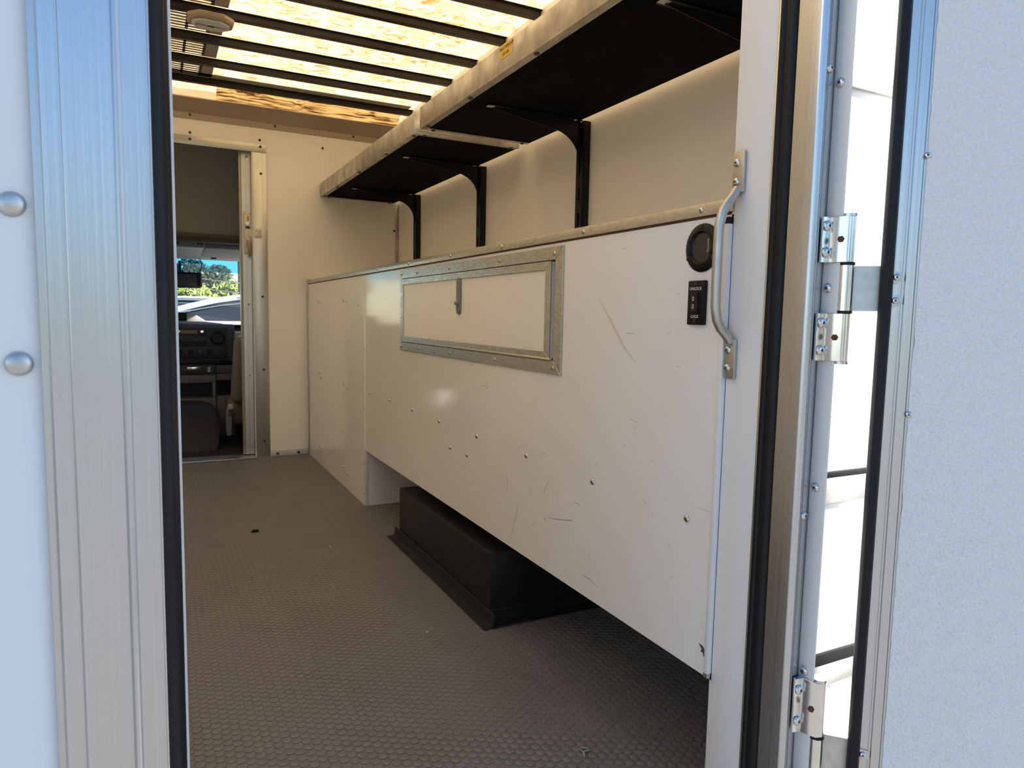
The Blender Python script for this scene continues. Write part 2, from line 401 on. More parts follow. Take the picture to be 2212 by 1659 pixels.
# corner trims
c1 = part('trim_2', 'alu_flat', None, .0005, (XW-.018, XW-.0005, YB-.004, YB-.0005, HC+.002, 1.565), (XW-.0035, XW-.0005, YB-.02, YB-.0005, HC+.002, 1.565)); tag(c1, 'thin metal angle in the corner of bulkhead and side wall', kind='structure')
screw(c1, (XW-.026, YB-.0005, 1.40), '-y', .007, 'dark')
c2 = part('baseboard_front', 'kick_paint', None, .001, (.604, XP-.006, YB-.004, YB-.0005, .002, .036)); tag(c2, 'low metal kick strip at the foot of the bulkhead', kind='structure')
for x in (.645, .768): screw(c2, (x, YB-.004, .016), '-y', .009, 'dark')

# ------------------------------------------------------------------ rear door frame
fr = thing('trim_3', (.85, .78, 0), 'aluminium rear door frame post on the hinge side with white lining', 'door frame'); fr['kind'] = 'structure'; del fr['category']
Z0, Z1 = -.05, 2.06
part('jamb_lining', 'white_jamb', fr, .001, (XP, .872, .781, YR, Z0, Z1))
part('edge_lip', 'alu_polish', fr, .0005, (XP-.0012, .86, .7775, .781, Z0, Z1))
sp = [(.8345, .7765), (.8290, .7765), (.8262, .7735), (.8258, .7690), (.8285, .7660), (.8275, .7630), (.8262, .7580), (.8270, .7530), (.8300, .7490), (.8345, .7465)]
MB().prism(sp, 'z', Z0, Z1).build('rubber_seal', 'rubber', fr, smooth=True)
pf = [(.8345, .7775), (.8345, .745), (.8310, .744), (.8310, .706), (.8325, .7025), (.8350, .7005), (.8385, .6985), (.8415, .6995), (.8425, .7015),
      (.8440, .7015), (.8440, .7030), (.8470, .7030), (.8470, .7010), (.8545, .7010), (.8545, .7030), (.8560, .7030), (.8560, .7050), (.872, .7050), (.872, .7775)]
MB().prism(pf, 'z', Z0, Z1).build('extrusion', 'alu', fr)
ws = part('cover_flange', 'white_jamb', fr, .0008, (.8635, .8665, .6772, .7049, Z0, Z1))
for y, z in ((.694, 1.205), (.694, .628), (.694, .92), (.694, .345)): screw(ws, (.8635, y, z), '-x', .0072)
for x, z in ((.848, 1.224), (.851, .585)): screw(fr, (x, .701, z), '-y', .0065)
# left post
fl2 = thing('trim_4', (-.03, .74, 0), 'grooved aluminium rear door frame post on the latch side', 'door frame'); fl2['kind'] = 'structure'; del fl2['category']
lf = [(-.086, .7055), (-.0855, .7005), (-.0805, .6995), (-.0795, .6980), (-.0785, .6995), (-.0650, .6998), (-.0642, .6980), (-.0632, .6998),
      (-.0270, .7000), (-.0262, .6975), (-.0245, .6958), (-.0225, .6955), (-.0208, .6968), (-.0198, .7000), (-.0195, .7015), (.0000, .7015), (.0005, .7000), (.0018, .6998), (.0024, .7015), (.0024, .7700), (-.086, .7700)]
MB().prism(lf, 'z', Z0, Z1).build('extrusion', 'alu', fl2)
sp = [(.0024, .7120), (.0080, .7130), (.0125, .7160), (.0150, .7210), (.0145, .7260), (.0120, .7300), (.0160, .7340), (.0178, .7400), (.0172, .7470), (.0140, .7530), (.0024, .7560)]
MB().prism(sp, 'z', Z0, Z1).build('rubber_seal', 'rubber', fl2)
part('jamb_lining', 'white_jamb', fl2, .0008, (-.004, .0212, .778, YR, Z0, Z1))
# outer bands on the rear wall beside the door
for i, (za, zb, mm, lab) in enumerate(((1.215, 1.252, 'alu_h', 'upper bright aluminium band across the sunlit rear wall'), (.592, .632, 'alu_h', 'middle aluminium band across the sunlit rear wall'),
        (.6325, .641, 'rubber', 'thin black rubber line above the middle aluminium band'), (.292, .327, 'alu_h', 'lower aluminium band across the sunlit rear wall'), (.3275, .346, 'rubber', 'thick black rubber line above the lower aluminium band'))):
    tag(part('trim_%d' % (5+i), mm, None, .0005, (.90, XW+.04, .716, .7215, za, zb)), lab, kind='structure')

# ------------------------------------------------------------------ open rear door and its hinges
DO = Vector((.885, .665, 0)); DE = Vector((.6816, -.7317, 0)); DN = Vector((-.7317, -.6816, 0))   # hinge edge, along, inner normal
def D(s, o, z): return DO+DE*s+DN*o+Vector((0, 0, z))
def dbox(mb, s0, s1, o0, o1, z0, z1):
    mb.hexa([D(s0, o1, z0), D(s1, o1, z0), D(s1, o0, z0), D(s0, o0, z0)], [D(s0, o1, z1), D(s1, o1, z1), D(s1, o0, z1), D(s0, o0, z1)]); return mb
def dprism(pts, z0, z1):
    mb = MB(); P = [D(s, o, 0) for s, o in pts]; return mb.prism([(p.x, p.y) for p in P], 'z', z0, z1)
rd = thing('door_1', D(.4, -.02, 0), 'open rear door with pebbled white inner face and aluminium edge', 'door'); rd['kind'] = 'structure'; del rd['category']
ZD0, ZD1 = .0, 2.10
dprism([(.030, -.006), (.030, .004), (.033, .0085), (.038, .010), (.043, .0085), (.046, .004), (.046, -.006)], ZD0, ZD1).build('rubber_seal', 'rubber', rd)
dprism([(.036, -.045), (.036, -.006), (.046, -.006), (.046, .002), (.0565, .002), (.0575, .000), (.0600, .000), (.0610, .003), (.0690, .003), (.0695, .0005), (.0725, .0005), (.0735, .002), (.0765, .002), (.0765, -.045)], ZD0, ZD1).build('edge_frame', 'alu', rd)
# pebbled sheet with a ragged cut edge
rag = MB(); zz = ZD0; vs = []; K = 420
for i in range(K+1):
    z = ZD0+(ZD1-ZD0)*i/K; r_ = .0762+noise.noise(Vector((z*60, 3, 1)))*.0009+max(0, noise.noise(Vector((z*17, 9, 1)))-.25)*.004
    vs += [D(r_, .0005, z), D(r_, .0040, z), D(.82, .0040, z), D(.82, .0005, z)]
fs = []
for i in range(K):
    for k in range(4): a = i*4+k; b = i*4+(k+1) % 4; fs.append((a, b, b+4, a+4))
fs += [(3, 2, 1, 0), (K*4, K*4+1, K*4+2, K*4+3)]
rag.add(vs, fs).build('inner_sheet', 'frp', rd, smooth=False)
dbox(MB(), .0765, .84, -.045, .0004, ZD0, ZD1).build('core', 'white_out', rd)
dprism([(.82, -.045), (.82, .004), (.86, .004), (.86, -.045)], ZD0, ZD1).build('edge_frame', 'alu', rd)
for z in (1.098, .745): screw(rd, D(.0765, .004, z), DN, .0045, 'steel')
for z in (.935, .903, .235, .200):
    wsh = MB(); wsh.lathe([(.010, 0), (.0098, .0014), (.0085, .0016)], D(.050, .002, z), DN, n=5).build('washer', 'galv', rd)
    screw(rd, D(.050, .0036, z), DN, .0048, 'steel')
HB_ = Vector((.8765, .6765, 0)); HR_ = .0112
def hinge(z0, z1, z2, z3, label):
    h = thing('hinge', (HB_.x, HB_.y, z0), label, 'hinge', 'rear door hinges')
    for a, b in ((z0, z1), (z2, z3)):
        k = MB(); k.prism([(.8455, .6985), (.8455, .6935), (.8590, .6915), (.8612, .6800), (.8665, .6690), (.8765, .6653), (.8845, .6690), (.8877, .6765), (.8845, .6845), (.8765, .6877), (.8740, .6985)], 'z', a, b)
        kk = k.build('knuckle', 'alu_polish', h, .0005, 1)
        for q in (.22, .80): screw(kk, (.8525, .6925, a+(b-a)*q), '-y', .0078)
        rp = MB(); rp.lathe([(.0048, -.001), (.0048, .0012)], (.8625, .6768, a+(b-a)*.5), Vector((-.9, -.43, 0)), n=6).build('rusty_plug', 'rust', kk)
    mid = MB(); mid.cyl((HB_.x, HB_.y, z1+.004), (HB_.x, HB_.y, z2-.004), HR_, 24); mm_ = mid.build('barrel', 'alu_polish', h)
    for a in (z1, z2-.004): MB().cyl((HB_.x, HB_.y, a), (HB_.x, HB_.y, a+.004), HR_+.0006, 24).build('washer', 'rubber', h)
    for a, b in ((z3, z3+.004), (z0-.004, z0)): MB().cyl((HB_.x, HB_.y, a), (HB_.x, HB_.y, b), HR_*.98, 24).build('cap', 'steel', h)
    dbox(MB(), -.004, .055, -.016, -.011, z1+.004, z2-.004).build('strap', 'galv', h, .0005, 1)
    return h
hinge(.816, .884, .956, 1.020, 'upper aluminium door hinge with a galvanised strap to the open door')
hinge(.105, .173, .250, .335, 'lower aluminium door hinge near the bottom of the frame post')

# ------------------------------------------------------------------ cabinets along the right wall
bc = thing('bench_cabinet', (1.1, 1.95, HB), 'long white raised cabinet with a framed drop hatch over the black wheel box', 'cabinet')
HY0, HY1, HZ0, HZ1 = 1.372, 2.552, .738, 1.034      # hatch frame outside
IY0, IY1, IZ0, IZ1 = 1.405, 2.530, .768, 1.004      # frame inside
pan = MB()
pan.box(XP, XP+.014, .853, YC-.003, HB, IZ0); pan.box(XP, XP+.014, .853, IY0, IZ0, 1.041); pan.box(XP, XP+.014, IY1, YC-.003, IZ0, 1.041); pan.box(XP, XP+.014, IY0, IY1, IZ1, 1.041)
pan = pan.build('front_panel', 'white_panel', bc)
part('bottom_panel', 'white_panel', bc, 0, (XP+.014, XW, .86, YC-.003, HB, HB+.012))
part('back_lining', 'black_paint', bc, 0, (XP+.30, XP+.31, .86, YC-.003, HB+.012, 1.04))
et = part('edge_channel', 'pvc', bc, .001, (.8216, .8313, .8535, .8625, .270, 1.026))
part('mouth_shade', 'black_metal', et, 0, (.8222, .8313, .8540, .8620, 1.026, 1.0365))  # solid black block stands for the shade in the open channel end
part('channel_foot', 'steel', et, .0005, (.8222, .8313, .8540, .8640, .262, .270))
for y, z in ((.931, .52), (1.231, .52), (1.533, .52), (1.84, .52), (2.143, .521), (2.414, .525), (2.692, .528), (2.983, .526), (1.909, .451), (2.043, .450)): screw(pan, (XP, y, z), '-x', .0068)
screw(pan, (XP, .876, 1.027), '-x', .003, 'alu')
# hatch frame: four mitred flats, each its own
xf0, xf1 = XP-.0045, XP
def flat(name, quad, par, x0, x1, m='alu_h'):
    mb = MB(); n_ = len(quad); mb.prism(quad, 'x', x0, x1); return mb.build(name, m, par, .0006, 1)
o_ = [(HY0, HZ0), (HY1, HZ0), (HY1, HZ1), (HY0, HZ1)]; i_ = [(IY0, IZ0), (IY1, IZ0), (IY1, IZ1), (IY0, IZ1)]
for k in range(4): flat('frame_flat', [o_[k], o_[(k+1) % 4], i_[(k+1) % 4], i_[k]], bc, xf0, xf1)
for y, z in ((1.41, 1.018), (1.70, 1.019), (2.06, 1.019), (2.36, 1.019), (2.535, 1.02), (1.405, .752), (1.72, .753), (2.05, .753), (2.34, .753), (2.535, .753)): screw(bc, (xf0, y, z), '-x', .0055, 'alu')
# hatch door: panel with four trim flats and hinge rod, latch
hd = part('hatch_door', 'hatch_white', bc, 0, (XP-.001, XP+.012, IY0+.022, IY1-.003, IZ0+.006, IZ1-.003))
a0, a1, b0, b1 = IY0+.020, IY1-.002, IZ0+.006, IZ1-.002
c0, c1_, e0, e1 = a0+.026, a1-.010, b0+.016, b1-.020
o_ = [(a0, b0), (a1, b0), (a1, b1), (a0, b1)]; i_ = [(c0, e0), (c1_, e0), (c1_, e1), (c0, e1)]
for k in range(4): flat('door_trim', [o_[k], o_[(k+1) % 4], i_[(k+1) % 4], i_[k]], hd, XP-.0045, XP-.0008)
MB().cyl((XP-.003, IY0+.012, IZ0+.003), (XP-.003, IY1-.002, IZ0+.003), .0042, 10).build('hinge_rod', 'alu_h', hd)
part('gap_channel', 'galv', hd, 0, (XP+.013, XP+.016, IY0, IY0+.022, IZ0, IZ1))
lt = MB(); ly, lw = 1.980, .0155
ring = [(ly+lw*math.cos(t_), .970+lw*math.sin(t_)) for t_ in [PI*k/8 for k in range(9)]]+[(ly+lw*math.cos(t_), .890+lw*math.sin(t_)) for t_ in [PI+PI*k/8 for k in range(9)]]
lt.prism(ring, 'x', XP-.007, XP-.001); lat = lt.build('slam_latch', 'plastic_grey', hd, .0012, 2)
part('latch_window', 'plastic_grey', lat, .0006, (XP-.0078, XP-.007, ly-.008, ly+.008, .945, .972))
part('latch_slot', 'hole_shade', lat, 0, (XP-.0080, XP-.0078, ly-.006, ly+.006, .968, .971))
MB().prism([(XP-.007, .918), (XP-.017, .911), (XP-.017, .907), (XP-.007, .900)], 'y', ly-.009, ly+.009).build('latch_grip', 'plastic_grey', lat, .001)

# tall cabinet against the bulkhead
tcab = thing('tall_cabinet', (1.1, 3.7, 0), 'white floor-standing cabinet between the bulkhead and the raised cabinet', 'cabinet')
fp = part('front_panel', 'white_panel', tcab, 0, (XP, XP+.014, YC+.008, YB-.006, .0015, 1.041))
part('side_panel', 'white_panel', tcab, 0, (XP+.014, XW-.003, YC, YC+.014, .0015, 1.041))
part('corner_strip', 'white_jamb', tcab, .0008, (XP-.003, XP+.014, YC-.002, YC+.008, .0015, 1.041))
part('edge_strip', 'alu_flat', tcab, .0006, (XP-.004, XP, YB-.032, YB-.0045, .0015, 1.041))
for z in (.935, .526, .10):
    for y in (4.05, 3.99, 3.46, 3.39): screw(fp, (XP, y, z-(.02 if y in (3.99, 3.39) else 0)*(.3 if z > .9 else 1)), '-x', .0065)
for z in (.956, .72, .45, .20, .06): screw(tcab, (XP-.003, YC+.003, z), '-x', .005, 'alu')
# worktop
wt = thing('worktop', (1.1, 2.6, 1.041), 'long worktop over both cabinets with aluminium nosing and plywood edge', 'worktop')
part('board', 'ply_edge', wt, 0, (XP+.0005, XW, .853, YB-.001, 1.041, 1.060))
part('surface', 'hatch_white', wt, 0, (XP+.003, XW, .853, YB-.001, 1.0601, 1.0655))
part('nosing', 'alu_h', wt, .0008, (XP-.004, XP+.0004, .853, YB-.002, 1.0455, HC), (XP-.004, XP+.02, .853, YB-.002, 1.0655, HC))
for y in (.925, 1.289, 1.688, 2.049, 2.455, 2.857, 3.208, 3.624, 3.994, 4.25): screw(wt, (XP-.004, y, 1.0555), '-x', .0052)
# scuffs and a paint chip worn into the long front panel
SCUFFS = [[(1.575, 0.393), (1.576, 0.367), (1.589, 0.333), (1.614, 0.27)], [(1.414, 0.486), (1.431, 0.461), (1.443, 0.442)], [(1.423, 0.391), (1.378, 0.397), (1.308, 0.413), (1.313, 0.423)], [(1.306, 0.457), (1.289, 0.458), (1.275, 0.454)], [(1.644, 0.448), (1.637, 0.434), (1.638, 0.403)], [(1.511, 0.457), (1.505, 0.425)], [(1.736, 0.399), (1.706, 0.398)], [(0.974, 0.462), (0.976, 0.449)], [(1.716, 0.358), (1.675, 0.36)], [(1.458, 0.541), (1.421, 0.541)], [(1.587, 0.528), (1.556, 0.541)], [(1.267, 0.302), (1.229, 0.304), (1.199, 0.296)], [(1.057, 0.525), (1.045, 0.517)], [(1.027, 0.507), (1.024, 0.501)], [(1.516, 0.339), (1.468, 0.367)], [(1.428, 0.307), (1.422, 0.301)], [(1.409, 0.309), (1.404, 0.298)], [(1.943, 0.298), (1.958, 0.31)], [(1.832, 0.357), (1.802, 0.337)], [(1.108, 0.674), (1.084, 0.671)]]
def ribbons(name, strokes, wd, m, x):
    mb = MB()
    for k in strokes:
        pts_ = [Vector((0, *p)) for p in k]; vs = []
        for i, p in enumerate(pts_):
            t_ = (pts_[min(i+1, len(k)-1)]-pts_[max(i-1, 0)]).normalized(); nn = Vector((0, -t_.z, t_.y)); h_ = wd*(.35 if i in (0, len(k)-1) else 1)
            vs += [Vector((x, p.y, p.z))+nn*h_, Vector((x, p.y, p.z))-nn*h_]
        mb.add(vs, [(2*i, 2*i+1, 2*i+3, 2*i+2) for i in range(len(k)-1)])
    o = mb.build(name, m, pan, smooth=False); o['kind'] = 'stuff'; return o
ribbons('scuff_marks', SCUFFS, .0009, 'scuff', XP-.0002)
ribbons('scuff_marks', [[(1.229, .912), (1.186, .869), (1.14, .819), (1.097, .787)]], .0035, 'scuff_pale', XP-.0002)
ribbons('scuff_marks', [[(1.975, .577), (1.987, .605), (1.962, .633), (1.94, .619), (1.964, .583)]], .0022, 'scuff_pale', XP-.0002)
MB().prism([(.887, .310), (.877, .309), (.866, .300), (.863, .286), (.868, .2855), (.8695, .292), (.8735, .291), (.876, .297), (.882, .297), (.879, .302)], 'x', XP-.0003, XP-.0001).build('paint_chip', 'dash_grey', pan, smooth=False)

# wheel box
wb = thing('wheel_box', (1.1, 2.13, 0), 'black steel wheel box under the raised white cabinet', 'wheel box')
part('box', 'black_paint', wb, .003, (.827, XW, 1.722, 2.548, .0, .205))
MB().prism([(.790, .0017), (.790, .004), (.818, .008), (.823, .040), (.827, .040), (.827, .0017)], 'y', 1.683, 2.590).build('floor_flange', 'black_paint', wb, .0008, 1)
MB().prism([(1.683, .0017), (1.683, .004), (1.713, .008), (1.718, .040), (1.722, .040), (1.722, .0017)], 'x', .827, XW).build('floor_flange', 'black_paint', wb, .0008, 1)
MB().prism([(2.587, .0017), (2.587, .004), (2.557, .008), (2.552, .040), (2.548, .040), (2.548, .0017)], 'x', .827, XW).build('floor_flange', 'black_paint', wb, .0008, 1)

# ------------------------------------------------------------------ controls by the door
bz = thing('latch_cup', (XP, .921, .993), 'round black recessed latch cup in the white panel behind the grab bar', 'latch cup')
cy, cz = .921, .993
MB().lathe([(.041, 0), (.0405, .0024), (.038, .0042), (.030, .0070), (.0280, .0072), (.0265, .0058), (.024, .0012)], (XP, cy, cz), (-1, 0, 0), 36).build('bezel', 'black_metal', bz)
MB().lathe([(.0255, 0), (.0255, .0026), (.0, .0027)], (XP, cy, cz), (-1, 0, 0), 28).build('recess_shade', 'hole_shade', bz)  # black disc paints the shade of a deep cup; panel has no hole
for a in (90, 210, 330): screw(bz, (XP-.0052, cy+.034*math.cos(math.radians(a)), cz+.034*math.sin(math.radians(a))), '-x', .0045, 'black')
pw = MB(); pw.tube([(XP-.004, .897, .985), (XP-.012, .897, .985)], .003, 8); pw.tube([(XP-.010, .897, .983), (XP-.010, .898, 1.006)], .0016, 8); pw.build('release_pin', 'bronze', bz)
sw = thing('lock_switch', (XP, .925, .900), 'black rocker switch plate marked UNLOCK and LOCK', 'switch')
part('plate', 'black_metal', sw, .002, (XP-.007, XP, .9045, .9465, .8625, .938))
part('rocker_frame', 'black_metal', sw, .001, (XP-.0082, XP-.007, .914, .938, .882, .919))
rk = MB(); P_ = [(XP-.008, .885), (XP-.0125, .885), (XP-.0112, .893), (XP-.0105, .9005), (XP-.0112, .908), (XP-.0125, .916), (XP-.008, .916)]
rk.prism(P_, 'y', .918, .933).build('rocker', 'black_paint', sw, .001)
for z in (.932, .869): screw(sw, (XP-.007, .9265, z), '-x', .0042, 'black')
text('UNLOCK', .0072, (XP-.0072, .9265, .9240), (0, -1, 0), (0, 0, 1), 'print_white', 'unlock_lettering', sw)
text('LOCK', .0072, (XP-.0072, .9265, .8766), (0, -1, 0), (0, 0, 1), 'print_white', 'lock_lettering', sw)
def arrow(up):
    a = [(-.0018, 0), (-.0018, .004), (-.0032, .004), (0, .0078), (.0032, .004), (.0018, .004), (.0018, 0)]; s_ = 1 if up else -1
    mb = MB(); o = [(.9255+y, .9005+s_*(.0032+z)) for y, z in a]; mid = (.9255, .9005+s_*(.0032+.0036)); inn = [((y-mid[0])*.62+mid[0], (z-mid[1])*.62+mid[1]) for y, z in o]
    x = XP-.0130; vs = [(x, *p) for p in o]+[(x, *p) for p in inn]; n_ = len(o)
    mb.add(vs, [(i, (i+1) % n_, n_+(i+1) % n_, n_+i) for i in range(n_)]); mb.build('arrow_mark', 'print_white', sw)
arrow(True); arrow(False)
# grab bar
gh = thing('grab_bar', (.815, .842, .775), 'bent aluminium grab bar bolted to the white door lining', 'grab bar')
xb = .7905; path = [(XP-.006, .842, 1.080), (XP-.0085, .842, 1.074), (XP-.015, .842, 1.065), (.8055, .842, 1.053), (.7965, .842, 1.040), (xb+.0005, .842, 1.018), (xb, .842, .99), (xb, .842, .95), (xb, .842, .92), (xb+.0005, .842, .892), (.7955, .842, .872), (.804, .842, .858), (XP-.015, .842, .848), (XP-.0085, .842, .840), (XP-.006, .842, .835)]
MB().tube(path, [.0060]+[.0078]*13+[.0060], 16).build('bar', 'alu_flat', gh)
for za, zb in ((1.072, 1.137), (.777, .842)):
    e = part('end_plate', 'alu_flat', gh, .0025, (XP-.0065, XP-.0002, .8305, .8545, za, zb))
    for q in (.27, .72): screw(e, (XP-.0065, .845, za+(zb-za)*q), '-x', .0068)

# ------------------------------------------------------------------ shelves and brackets
ZS0, ZS1, XS = 1.570, 1.646, .9086
def shelf(y0, y1, ys, label, far):
    s = thing('wall_shelf', (1.15, (y0+y1)/2, ZS0), label, 'shelf', 'overhead shelves')
    part('board', 'shelf_under', s, 0, (XS+.003, XW-.028, y0+.003, y1-.003, ZS0+.002, ZS0+.016))
    part('front_fascia', 'alu_shelf', s, .0006, (XS, XS+.003, y0, y1, ZS0, ZS1), (XS, XS+.027, y0, y1, ZS0-.0015, ZS0+.001))
    part('end_fascia', 'alu_shelf', s, .0006, (XS+.003, XW-.030, y0, y0+.003, ZS0, ZS0+.045), (XS+.027, XW-.030, y0, y0+.022, ZS0-.0015, ZS0+.001))
    part('end_fascia', 'alu_shelf', s, .0006, (XS+.003, XW-.030, y1-.003, y1, ZS0, ZS0+.045), (XS+.027, XW-.030, y1-.022, y1, ZS0-.0015, ZS0+.001))
    for y in ys: screw(s, (XS+.014, y, ZS0-.0015), '-z', .0085, 'dark')
    for y in (y0+.012, y1-.012):
        for x in (XS+.05, XW-.06): screw(s, (x, y, ZS0-.0015), '-z', .0085, 'dark')
    return s
shelf(2.645, YB-.002, (2.68, 3.04, 3.50, 3.965, 4.30), 'overhead shelf running up to the bulkhead, black underneath', True)
s2 = shelf(.90, 2.575, (1.25, 1.693, 2.131, 2.52), 'overhead shelf nearest the rear door with a yellow weight sticker', False)
st = part('sticker', 'yellow', s2, 0, (XS-.0006, XS, 1.808, 1.884, 1.606, 1.644)); tag(st, 'yellow weight limit sticker')
text('MAX WEIGHT', .0135, (XS-.0008, 1.846, 1.633), (0, -1, 0), (0, 0, 1), 'ink', 'lettering', st)
text('150 LBS.', .0135, (XS-.0008, 1.850, 1.617), (0, -1, 0), (0, 0, 1), 'ink', 'lettering', st)
def bracket(y, label):
    b = thing('shelf_bracket', (XW, y, 1.07), label, 'bracket', 'black shelf brackets')
    u = MB(); u.box(XW-.028, XW-.001, y-.022, y-.018, 1.067, 1.565); u.box(XW-.028, XW-.001, y+.018, y+.022, 1.067, 1.565); u.box(XW-.008, XW-.001, y-.018, y+.018, 1.067, 1.565)
    u.box(XW-.030, XW-.026, y-.022, y-.005, 1.067, 1.565); u.box(XW-.030, XW-.026, y+.005, y+.022, 1.067, 1.565)
    for k in range(6): u.box(XW-.030, XW-.026, y-.005, y+.005, 1.067+k*.09, 1.067+k*.09+.045)
    u.build('upright', 'black_metal', b)
    prof = [(1.02, ZS0-.002), (1.02, ZS0-.008)]
    prof += [(1.02+(1.245-1.02)*t_, ZS0-.008+(1.527-ZS0+.008)*t_) for t_ in (.5, 1)]
    for k in range(1, 9):
        a = PI/2*k/8; prof.append((1.245+.118*math.sin(a), 1.427+.100*math.cos(a)))
    prof += [(1.365, 1.385), (1.372, 1.372), (XW-.030, 1.370), (XW-.030, ZS0-.002)]
    MB().prism(prof, 'y', y-.0015, y+.0015).build('gusset', 'black_metal', b)
    part('arm_flange', 'black_metal', b, .0005, (1.005, XW-.030, y-.016, y+.016, ZS0-.0045, ZS0-.0018))
    part('tip_clip', 'galv', b, .0005, (1.000, 1.026, y-.014, y+.006, ZS0-.0062, ZS0-.0045))
    screw(b, (1.34, y-.010, ZS0-.0045), '-z', .007, 'alu')
for y, lab in ((3.955, 'black slotted shelf bracket nearest the bulkhead'), (3.05, 'black slotted shelf bracket second from the bulkhead'), (2.172, 'black slotted shelf bracket under the middle of the near shelf'), (1.285, 'black shelf bracket nearest the rear door, partly behind the white lining')): bracket(y, lab)

# ------------------------------------------------------------------ dome light
dl = thing('dome_light', (.231, 3.165, 2.04), 'beige oval dome light screwed to a roof bow', 'lamp')
def octa(hx, hy, c, z): return [(.231+sx*hx-(sx*c if k else 0), 3.16+sy*hy-(0 if k else sy*c), z) for sx, sy, k in ((1, -1, 0), (1, 1, 0), (1, 1, 1), (-1, 1, 1), (-1, 1, 0), (-1, -1, 0), (-1, -1, 1), (1, -1, 1))]
def loft(rings):
    mb = MB(); n_ = len(rings[0]); vs = [v for r in rings for v in r]; fs = []
    for k in range(len(rings)-1):
        for i in range(n_): j = (i+1) % n_; fs.append((k*n_+i, k*n_+j, (k+1)*n_+j, (k+1)*n_+i))
    fs.append(list(range(n_))); fs.append([(len(rings)-1)*n_+i for i in range(n_)]); return mb.add(vs, fs)
loft([octa(.078, .062, .035, 2.041), octa(.086, .068, .038, 2.036), octa(.086, .068, .038, 2.024), octa(.080, .062, .036, 2.014), octa(.072, .055, .033, 2.012)]).build('base', 'lamp_base', dl, .0015)
ln = loft([octa(.070, .052, .030, 2.0125), octa(.068, .050, .029, 2.0075), octa(.058, .041, .026, 2.004), octa(.03, .02, .013, 2.003)]).build('lens', 'lamp_lens', dl, .001)
text('COLL  NIOS', .021, (.231, 3.150, 2.0026), (-1, 0, 0), (0, 1, 0), 'ink', 'lettering', ln)
cb = MB(); ring = []
for k in range(14):
    a = 2*PI*k/14; rr = .011+.006*noise.noise(Vector((k*1.7, 0, 0))); ring.append((.231+rr*1.5*math.cos(a), 3.152+rr*.7*math.sin(a)))
cb.prism(ring, 'z', 2.0024, 2.0030).build('dark_crack', 'ink', ln)
for dx_ in (-.060, .060): screw(ln, (.231+dx_, 3.16, 2.0065), '-z', .003, 'dark')

# ------------------------------------------------------------------ cab doorway: frame, sliding door stile, latch
df_ = thing('trim_10', (.56, YB, 0), 'aluminium frame around the doorway to the cab', 'door frame'); df_['kind'] = 'structure'; del df_['category']
part('side_flat', 'alu_satin', df_, .0008, (.524, .602, YB-.005, YB, .004, 1.786))
part('side_ridge', 'alu_satin', df_, .0004, (.5775, .580, YB-.0065, YB-.005, .004, 1.786))
part('head_flat', 'alu_satin', df_, .0008, (-.38, .602, YB-.005, YB, 1.787, 1.836), (-.38, .602, YB-.0065, YB-.005, 1.812, 1.8145))
part('side_flat', 'alu_satin', df_, .0008, (-.38, -.302, YB-.005, YB, .004, 1.786))
for x, z in ((.201, 1.852), (.568, 1.858), (.926, 1.857)): screw(wf, (x, YB, z), '-y', .0075, 'dark')
for x, z in ((.200, 1.816), (.570, 1.820)): screw(df_, (x, YB-.0065, z), '-y', .0075, 'dark')
for z in (1.669, .96, .53, .099): screw(df_, (.571, YB-.005, z), '-y', .0075, 'dark')
sd = thing('door_2', (.85, YB+.06, .0), 'sliding cab door pushed open, only its latch stile showing', 'door'); sd['kind'] = 'structure'; del sd['category']
part('leaf', 'white_wall', sd, 0, (.50, 1.25, YB+.052, YB+.075, .02, 1.80))
stl = MB(); stl.prism([(.4555, YB+.080), (.4555, YB+.046), (.4580, YB+.044), (.4605, YB+.046), (.4630, YB+.044), (.4665, YB+.048), (.4690, YB+.044), (.4900, YB+.044), (.4905, YB+.0455), (.4920, YB+.0455), (.4925, YB+.044), (.5180, YB+.044), (.5190, YB+.050), (.527, YB+.050), (.527, YB+.080)], 'z', .015, 1.80)
stile = stl.build('stile', 'alu_satin', sd)
YS_ = YB+.044
for z in (1.765, .915, .495, .068): screw(sd, (.498, YS_, z), '-y', .0075, 'cream')
lp = part('latch_plate', 'cream_metal', sd, .001, (.476, .522, YS_-.010, YS_, 1.206, 1.452), (.4785, .520, YS_-.016, YS_-.010, 1.255, 1.425))
part('slot', 'red', lp, 0, (.497, .503, YS_-.0166, YS_-.016, 1.395, 1.425))
MB().lathe([(.013, 0), (.013, .006), (.011, .008)], (.495, YS_-.016, 1.382), (0, -1, 0), 16).build('knob', 'steel', lp)
part('notch', 'hole_shade', lp, 0, (.485, .510, YS_-.0166, YS_-.016, 1.352, 1.366))
MB().prism([(.503, 1.347), (.545, 1.352), (.545, 1.300), (.515, 1.302), (.503, 1.313), (.500, 1.330)], 'y', YS_-.021, YS_-.017).build('hook', 'cream_metal', lp, .0008, 1)
lv = MB(); lv.prism([(.492, 1.285), (.509, 1.285), (.512, 1.240), (.513, 1.195), (.508, 1.186), (.502, 1.190), (.497, 1.240)], 'y', YS_-.040, YS_-.026); lv.build('lever', 'bronze', lp, .002)
MB().cyl((.500, YS_-.016, 1.272), (.500, YS_-.030, 1.272), .008, 12).build('lever_boss', 'bronze', lp)
for x, z in ((.484, 1.441), (.5, 1.438), (.514, 1.441), (.484, 1.216), (.514, 1.216)): screw(lp, (x, YS_-.010, z), '-y', .0042, 'steel')
skp = part('strike_plate', 'cream_metal', df_, .0008, (.530, .570, YB-.009, YB-.005, 1.300, 1.356))
for x in (.540, .560):
    for z in (1.316, 1.342): screw(skp, (x, YB-.009, z), '-y', .004, 'steel')
